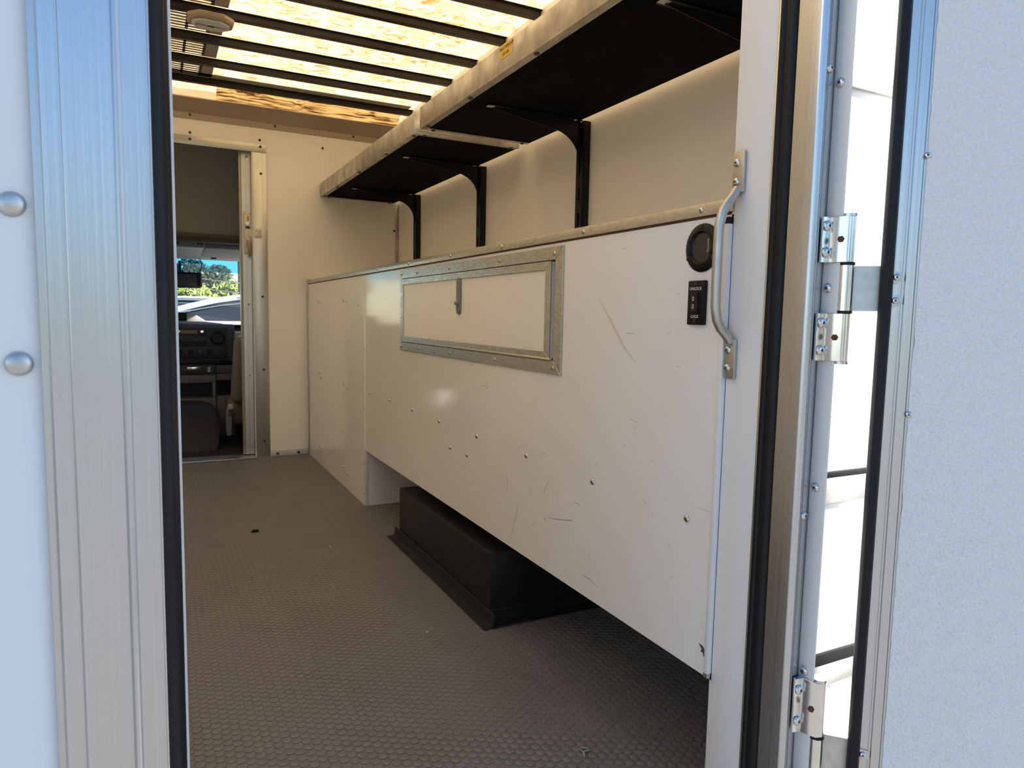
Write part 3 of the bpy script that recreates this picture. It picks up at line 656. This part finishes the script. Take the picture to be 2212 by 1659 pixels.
tag(part('trim_11', 'alu_flat', None, .001, (-.30, .522, YB-.042, YB+.09, .001, .010)), 'metal threshold strip at the cab doorway', kind='structure')

# ------------------------------------------------------------------ cab interior
YC0 = YB+.035
def struct(name, mats, label, *boxes, **k):
    return tag(part(name, mats, None, k.get('bevel', 0), *boxes), label, kind='structure')
struct('floor_cab', 'carpet', 'dark carpeted floor of the cab', (-.95, 1.15, YC0+.055, 6.35, -.28, -.02))
# panel sloping down from the box to the cab roof
cp = MB(); prof = [(YC0+.06, 2.06), (YC0+.12, 1.95), (4.66, 1.72), (4.76, 1.50), (4.80, 1.345), (4.83, 1.345), (4.80, 1.51), (4.70, 1.74), (4.52, 2.0), (4.50, 2.06)]
cp.prism(prof, 'x', -.95, 1.15); tag(cp.build('ceiling_cab', 'cab_roof'), 'dark olive moulded panel above the cab', kind='structure')
lp_ = MB(); lp_.prism([(4.775, 1.346), (4.768, 1.325), (4.785, 1.300), (4.83, 1.292), (4.85, 1.31), (4.84, 1.346)], 'x', -.95, 1.15); tag(lp_.build('trim_12', 'cab_lip'), 'brown padded lip at the rear edge of the cab roof', kind='structure')
hl = MB(); hl.prism([(4.83, 1.345), (5.10, 1.375), (5.45, 1.37), (5.75, 1.33), (5.93, 1.262), (5.95, 1.30), (5.6, 1.42), (5.0, 1.44), (4.83, 1.40)], 'x', -.95, 1.15)
tag(hl.build('ceiling_headliner', 'headliner'), 'grey headliner over the cab seats', kind='structure')
# cab sides: lower panel, pillars, top rail; unseen openings shaped to aim the sun
for sx, nm, lab in ((1.08, 'wall_cab_right', 'cab side wall on the passenger side'), (-.90, 'wall_cab_left', 'cab side wall on the driver side')):
    struct(nm, 'cab_trim', lab, (sx, sx+.06, YC0, 6.4, -.6, .72), (sx, sx+.06, YC0, 4.50, .72, 2.06), (sx, sx+.06, 4.50, 4.85, .72, .95), (sx, sx+.06, 4.50, 4.85, 1.25, 2.06), (sx, sx+.06, 4.85, 5.36, .72, 2.06), (sx, sx+.06, 5.36, 6.0, 1.44, 2.06), (sx, sx+.06, 6.28, 6.40, .72, .95))
ar = MB(); ar.hexa([(1.05, 6.22, .72), (1.13, 6.22, .72), (1.13, 6.34, .72), (1.05, 6.34, .72)], [(1.05, 5.86, 1.30), (1.13, 5.86, 1.30), (1.13, 5.96, 1.30), (1.05, 5.96, 1.30)]); tag(ar.build('trim_13', 'cab_trim'), 'windscreen pillar on the passenger side', kind='structure')
struct('wall_cab_front', 'dash_dark', 'firewall below the windscreen', (-.95, 1.15, 6.30, 6.40, -.6, .76))
wsn = MB(); ws_lo = (6.28, .76); ws_hi = (5.93, 1.275)
def wsp(t_): return (ws_lo[0]+(ws_hi[0]-ws_lo[0])*t_, ws_lo[1]+(ws_hi[1]-ws_lo[1])*t_)
def wsheet(t0, t1):
    (ya, za), (yb, zb) = wsp(t0), wsp(t1); mb = MB()
    return mb.add([(-.9, ya, za), (1.08, ya, za), (1.08, yb, zb), (-.9, yb, zb)], [(0, 1, 2, 3)])
win = wsheet(0, .80).build('window_1', 'glass_clear', smooth=False); tag(win, 'windscreen of the cab', kind='structure')
tb = wsheet(.80, 1.0).build('tint_band', 'glass_tint', win, smooth=False)
# dashboard
da = thing('dashboard', (.2, 5.7, .1), 'dark grey dashboard with radio, round vent and controls', 'dashboard')
body = MB(); body.prism([(5.50, .500), (5.49, .745), (5.52, .772), (5.56, .776), (6.26, .765), (6.29, .70), (6.29, .20), (5.62, .20), (5.60, .46)], 'x', -.88, .52); body.build('body', 'dash_grey', da, .008)
side = MB(); side.prism([(5.62, .40), (5.58, .72), (5.62, .755), (6.26, .755), (6.26, .2), (5.70, .2)], 'x', .525, 1.07); side.build('passenger_panel', 'dash_grey', da, .01)
tp = MB(); tp.prism([(5.56, .778), (5.60, .792), (6.24, .790), (6.26, .768), (5.56, .768)], 'x', -.86, 1.07); tp.build('top_pad', 'dash_top', da, .006)
bzl = part('centre_bezel', 'dash_dark', da, .006, (-.10, .470, 5.480, 5.492, .530, .752))
rd_ = part('radio', 'dash_dark', bzl, .003, (-.05, .330, 5.474, 5.481, .695, .742))
part('display', 'orange_dark', rd_, 0, (.16, .27, 5.4725, 5.474, .708, .732))
for x in (.148, .300): MB().lathe([(.011, 0), (.011, .010), (.009, .012), (.006, .012)], (x, 5.474, .722), (0, -1, 0), 16).build('radio_knob', 'chrome' if x > .2 else 'steel', rd_)
for k in range(6): part('button', 'dash_grey', rd_, .0008, (.15+.022*k, .165+.022*k, 5.4715, 5.474, .698, .704))
part('slot', 'black_metal', bzl, 0, (-.05, .330, 5.4785, 5.4805, .618, .655))
vt = MB(); vt.lathe([(.050, 0), (.050, .006), (.043, .008), (.040, .002)], (.405, 5.481, .676), (0, -1, 0), 28); vt = vt.build('air_vent', 'black_metal', bzl)
for k in range(4): part('vane', 'dash_grey', vt, 0, (.370, .440, 5.471, 5.4735, .652+.013*k, .656+.013*k))
cpn = part('control_panel', 'dash_dark', bzl, .003, (.02, .455, 5.474, 5.481, .545, .612))
for x in (.155, .225, .345): MB().lathe([(.017, 0), (.015, .012), (.006, .013)], (x, 5.474, .578), (0, -1, 0), 18).build('control_knob', 'black_metal', cpn)
part('control_switch', 'dash_grey', cpn, .001, (.270, .298, 5.470, 5.474, .566, .590))
part('undershelf', 'black_metal', da, .004, (-.30, .50, 5.462, 5.60, .480, .515))
# centre console
cc = thing('centre_console', (.2, 5.35, -.02), 'grey centre console with open bins and a cup holder', 'console')
cbm = MB(); cbm.box(-.10, .372, 5.30, 5.45, .37, .430); cbm.box(-.10, .372, 5.30, 5.45, -.019, .262); cbm.box(.350, .372, 5.30, 5.45, .262, .37); cbm.box(-.10, .372, 5.43, 5.45, .262, .37)
cbm.build('body', 'console', cc, .004)
cb2 = MB(); cb2.box(.376, .50, 5.34, 5.45, .38, .43); cb2.box(.376, .50, 5.34, 5.45, -.019, .27); cb2.box(.480, .50, 5.34, 5.45, .27, .38); cb2.box(.376, .48, 5.43, 5.45, .27, .38)
cb2.build('side_bin', 'console', cc, .004)
part('bin_shade', 'black_metal', cc, 0, (-.10, .35, 5.428, 5.4295, .263, .369), (.377, .479, 5.428, 5.4295, .271, .379))  # black sheets paint the shade inside the open bins
part('tray', 'dash_dark', cc, .004, (-.10, .372, 5.285, 5.45, .431, .490))
part('tray', 'dash_grey', cc, .004, (.376, .50, 5.33, 5.45, .431, .482))
part('ashtray_front', 'chrome', cc, .002, (.190, .275, 5.279, 5.285, .462, .482))
cupm = MB(); cupm.lathe([(.030, 0), (.032, .035), (.029, .037), (.026, .010)], (.335, 5.31, .445), (0, 0, 1), 20); cupm.build('cup_holder', 'chrome', cc)
# engine cover
ec = MB(); rings = []
for (yy, zz, hw) in ((5.275, .255, .345), (5.20, .245, .345), (5.08, .205, .345), (4.92, .135, .335), (4.80, .035, .31), (4.74, -.01, .29)):
    ring = [(.045-hw, yy, -.0199)]
    for k in range(9):
        a = PI*(1-k/8); ring.append((.045+hw*math.copysign(abs(math.cos(a))**.45, math.cos(a)), yy, -.02+(zz+.02)*(max(0, math.sin(a))**.35)))
    ring.append((.045+hw, yy, -.0199)); rings.append(ring)
tag(loft(rings).build('engine_cover', 'engine_cover'), 'dark rounded engine cover on the cab floor', 'engine cover')
# seats
def seat(x0, x1, m, label):
    s = thing('cab_seat', ((x0+x1)/2, 5.0, -.02), label, 'seat', 'cab seats')
    part('cushion', m, s, .04, (x0, x1, 4.86, 5.27, .12, .28), segs=3)
    b = MB(); b.hexa([(x0, 4.76, .28), (x1, 4.76, .28), (x1, 4.92, .28), (x0, 4.92, .28)], [(x0+.02, 4.66, .72), (x1-.02, 4.66, .72), (x1-.02, 4.77, .72), (x0+.02, 4.77, .72)]); b.build('backrest', m, s, .045, 4)
    part('pedestal', 'black_metal', s, .01, (x0+.08, x1-.08, 4.88, 5.30, -.019, .12))
    xs = x0-.012 if x0 > 0 else x1+.0
    tr_ = MB(); tr_.prism([(4.74, .285), (4.86, .245), (4.93, .16), (4.90, .06), (4.82, .065), (4.79, .20), (4.70, .255)], 'x', xs-.012, xs+.018); tr_.build('side_trim', 'seat_trim', s, .006)
seat(.425, .90, 'seat', 'brown passenger seat beyond the cab doorway')
seat(-.82, -.34, 'seat_trim', 'grey driver seat on the far side of the cab')
# mirror, visor, overhead console, dash box
rm = thing('rear_view_mirror', (.18, 5.86, 1.04), 'black rear-view mirror hanging at the windscreen', 'mirror')
part('housing', 'black_metal', rm, .022, (.02, .331, 5.83, 5.875, 1.040, 1.160), segs=4)
part('mirror_glass', 'dash_dark', rm, .002, (.05, .29, 5.828, 5.8305, 1.056, 1.143))
MB().tube([(.18, 5.86, 1.14), (.18, 5.89, 1.20), (.18, 5.945, 1.24)], .010, 10).build('stalk', 'black_metal', rm)
MB().tube([(.312, 5.85, 1.155), (.325, 5.86, 1.185), (.332, 5.88, 1.22), (.322, 5.91, 1.262)], .0035, 6).build('cable', 'black_metal', rm)
vs_ = thing('sun_visor', (.62, 5.6, 1.23), 'grey sun visor folded up above the windscreen', 'visor')
MB().hexa([(.318, 5.70, 1.268), (.90, 5.70, 1.268), (.90, 5.73, 1.268), (.318, 5.73, 1.268)], [(.335, 5.54, 1.322), (.90, 5.54, 1.322), (.90, 5.55, 1.350), (.335, 5.55, 1.350)]).build('flap', 'visor', vs_, .010, 3)
part('clip', 'black_metal', vs_, .003, (.385, .425, 5.715, 5.735, 1.258, 1.270))
ovc = thing('overhead_console', (.15, 5.35, 1.30), 'grey overhead map light console on the headliner', 'console')
part('housing', 'cab_trim', ovc, .010, (-.05, .318, 5.28, 5.46, 1.300, 1.378), segs=3)
part('lens', 'headliner', ovc, .004, (.165, .270, 5.272, 5.281, 1.318, 1.345))
for x in (.150, .278, .300): part('button', 'dash_dark', ovc, .002, (x-.006, x+.006, 5.273, 5.281, 1.318, 1.342))
gb = thing('dash_monitor', (.13, 5.62, .79), 'small black monitor standing on the dashboard', 'monitor')
part('housing', 'black_metal', gb, .010, (.02, .212, 5.60, 5.66, .794, .856), segs=3)
sh = MB(); sh.prism([(.20, .792), (.205, .862), (.235, .862), (.27, .842), (.34, .795)], 'y', 5.665, 5.72); sh.build('cowl', 'dash_top', gb, .006)

# ------------------------------------------------------------------ outside, ahead of the windscreen
CZ = -.21
tag(part('ground_terrace', 'asphalt', None, 0, (-30, 30, 7.3, 16.5, GZ, CZ)), 'raised parking terrace ahead of the truck', kind='structure')
def car(x, y, label):
    """side-on car, front towards -X"""
    c = thing('parked_car', (x+1.2, y+.9, CZ), label, 'car', 'white cars parked ahead of the truck')
    def P(px, z): return (x+px, CZ+z)
    lower = MB(); lower.prism([P(-1.15, .28), P(-1.20, .62), P(-1.10, .82), P(-.60, .91), P(-.24, .955), P(2.75, .99), P(3.02, .97), P(3.12, .75), P(3.05, .30)], 'y', y, y+1.80); lower.build('body', 'car_white', c, .06, 3)
    ro = [(-.24, .955), (-.02, 1.06), (.20, 1.125), (.45, 1.19), (.70, 1.235), (1.0, 1.262), (1.5, 1.262), (2.1, 1.215), (2.6, 1.10), (2.85, .985)]
    gl = MB(); a = [P(px, z) for px, z in ro]
    vsx = [(px, y+.10+.10*(z-CZ-1.06)/.30*1.2, z) for px, z in a]+[(px, y+1.70-.12*(z-CZ-1.06)/.30, z) for px, z in a]; n_ = len(a)
    gl.add(vsx, [list(range(n_))[::-1], list(range(n_, 2*n_))]+[(i, i+1, n_+i+1, n_+i) for i in range(n_-1)]+[(n_-1, 0, n_, 2*n_-1)]); gl.build('glasshouse', 'car_glass', c)
    rf = MB(); pth = [(px, y+.10+.10*(z-1.06)/.30*1.2-.006, CZ+z+.012) for px, z in ro]; pth = [(x+p[0], p[1], p[2]) for p in pth]
    rf.tube(pth, .036, 8); rf.build('pillar_rail', 'car_white', c)
    p2 = [(x+px*.92+.10, y+.075+.10*(z-1.06)/.30*1.2, CZ+1.06+(z-1.06)*.70) for px, z in ro]; MB().tube(p2, .011, 8).build('window_trim', 'chrome', c)
    rt = MB(); top = [(px, z) for px, z in ro if z > 1.21]
    rt.add([(x+px, y+.12, CZ+z+.022) for px, z in top]+[(x+px, y+1.64, CZ+z+.022) for px, z in top], [(i, i+1, len(top)+i+1, len(top)+i) for i in range(len(top)-1)]); rt.build('roof', 'car_white', c)
    MB().prism([(x+1.30, CZ+1.27), (x+1.42, CZ+1.27), (x+1.40, CZ+1.345), (x+1.36, CZ+1.355)], 'y', y+.85, y+.90).build('antenna_fin', 'dash_dark', c, .004)
    for wx in (-.42, 2.30):
        for wy in (y-.01, y+1.62): MB().lathe([(.20, 0), (.32, .01), (.33, .04), (.33, .16), (.32, .19), (.20, .20)], (x+wx, wy, CZ+.335), (0, 1, 0), 24).build('wheel', 'tyre', c)
    part('door_handle', 'chrome', c, .006, (x+1.02, x+1.24, y-.03, y+.0, CZ+.94, CZ+.975))
    return c
car(.20, 8.9, 'nearer white car seen side-on through the windscreen')
car(-.75, 12.2, 'farther white car with a roof fin behind the nearer car')
def leaf_mesh(name, n, rx, ry, rz, size, m, seed):
    rnd = random.Random(seed); vs = []; fs = []
    lobes = [(rnd.uniform(-.6, .6)*rx, rnd.uniform(-.6, .6)*ry, rnd.uniform(-.5, .75)*rz, rnd.uniform(.30, .5)) for _ in range(16)]
    for i in range(n):
        lx, ly, lz, lr = rnd.choice(lobes)
        d = Vector((rnd.gauss(0, 1), rnd.gauss(0, 1), rnd.gauss(0, 1))).normalized()*lr*rnd.uniform(.72, 1.0)
        c = Vector((lx+d.x*rx, ly+d.y*ry, lz+d.z*rz*.8)); a = Vector((rnd.gauss(0, 1), rnd.gauss(0, 1), rnd.gauss(0, 1))).normalized()
        b = a.orthogonal().normalized(); s_ = size*rnd.uniform(.6, 1.3); o = len(vs)
        vs += [c-a*s_, c+b*s_*.55, c+a*s_, c-b*s_*.55]; fs.append((o, o+1, o+2, o+3))
    me = bpy.data.meshes.new(name); me.from_pydata(vs, [], fs); me.materials.append(MATS[m]); return me
LA = leaf_mesh('foliage', 9000, 2.2, 1.6, 1.7, .11, 'leaf_light', 1); LB = leaf_mesh('foliage', 7000, 1.6, 1.4, 1.9, .10, 'leaf_light', 2); LD = leaf_mesh('foliage', 6000, 1.5, 1.4, 1.6, .12, 'leaf_dark', 3)
def tree(x, y, zc, me, label, sc=1., group=None):
    t = thing('tree', (x, y, GZ), label, 'tree', group)
    MB().tube([(x, y, GZ), (x+.05, y, GZ+(zc-GZ)*.5), (x, y, zc+.4*sc)], [.16*sc, .12*sc, .05*sc], 8).build('trunk', 'bark', t)
    f = link('foliage', me, (x, y, zc), t); f.scale = (sc,)*3; f['kind'] = 'stuff'
tree(.30, 17.5, .50, LB, 'yellow-green bushy tree behind the rear-view mirror', .62, 'trees beyond the cars')
tree(1.55, 21, .55, LA, 'broad yellow-green tree behind the car fin', .72, 'trees beyond the cars')
tree(2.9, 25, .55, LB, 'pale green tree beside the utility pole', .9, 'trees beyond the cars')
tree(1.75, 31, 1.25, LD, 'dark pine standing tall behind the bright trees', 1.0, 'trees beyond the cars')
tree(-1.9, 22, .9, LA, 'wide light green tree toward the driver side', 1.0, 'trees beyond the cars')
tree(6.4, 23, .9, LA, 'leafy green tree beyond the utility pole', 1.1, 'trees beyond the cars')
up_ = thing('utility_pole', (2.03, 19.0, GZ), 'weathered grey utility pole seen at the edge of the windscreen', 'pole')
MB().cyl((2.03, 19, GZ), (2.03, 19, 7), .13, 14).build('post', 'pole_wood', up_)
for i, z in enumerate((1.62, 1.38)):
    MB().tube([(-6, 18.6, z+.5), (-1, 18.7, z+.2), (2.03, 18.85, z-.05), (6, 18.9, z-.3)], .012, 6).build('wire', 'galv', up_)
# trees across the yard behind the photographer, mirrored in the aluminium
for i, (x, y, sc) in enumerate(((-19, -30, 2.4), (-7, -31, 2.5), (5, -30, 2.4), (17, -31, 2.5))):
    tree(x, y, 1.2+.2*sc, LA if i % 2 else LB, ('first', 'second', 'third', 'fourth')[i]+' from the left of the green trees mirrored in the aluminium door post', sc, 'trees behind the truck')

# ------------------------------------------------------------------ small litter on the floor
ht = MB(); P0 = Vector((.742, 1.100, .0045))
ht.tube([P0+Vector(v) for v in ((-.006, -.012, 0), (-.002, -.004, 0), (.001, .002, .001))], [.0022, .0026, .0022], 8)
ht.tube([P0+Vector(v) for v in ((.001, .002, .001), (.012, .003, .001), (.014, .008, .001), (.005, .016, .001), (.001, .014, .001))], .0019, 8)
ht.tube([P0+Vector(v) for v in ((.000, .003, .001), (-.002, .014, .001))], .0013, 6)
tag(ht.build('bent_clip', 'seat_trim'), 'small grey bent clip lying on the floor near the rear door', 'clip')
bk = MB(); bk.box(.322, .346, 2.848, 2.862, .0015, .011); bk.box(.316, .322, 2.852, 2.858, .0015, .006); tag(bk.build('plastic_scrap', 'black_metal', None, .002), 'small black plastic scrap on the floor before the doorway', 'scrap')
for x, y, lab in ((.562, 2.559, 'tiny white paper crumb on the floor by the wheel box'), (.645, 1.74, 'tiny pale crumb on the floor beside the wheel box flange')):
    q = MB(); q.lathe([(.003, 0), (.0034, .0015), (.0015, .003)], (x, y, .0015), n=6); tag(q.build('crumb', 'print_white'), lab, 'crumb')
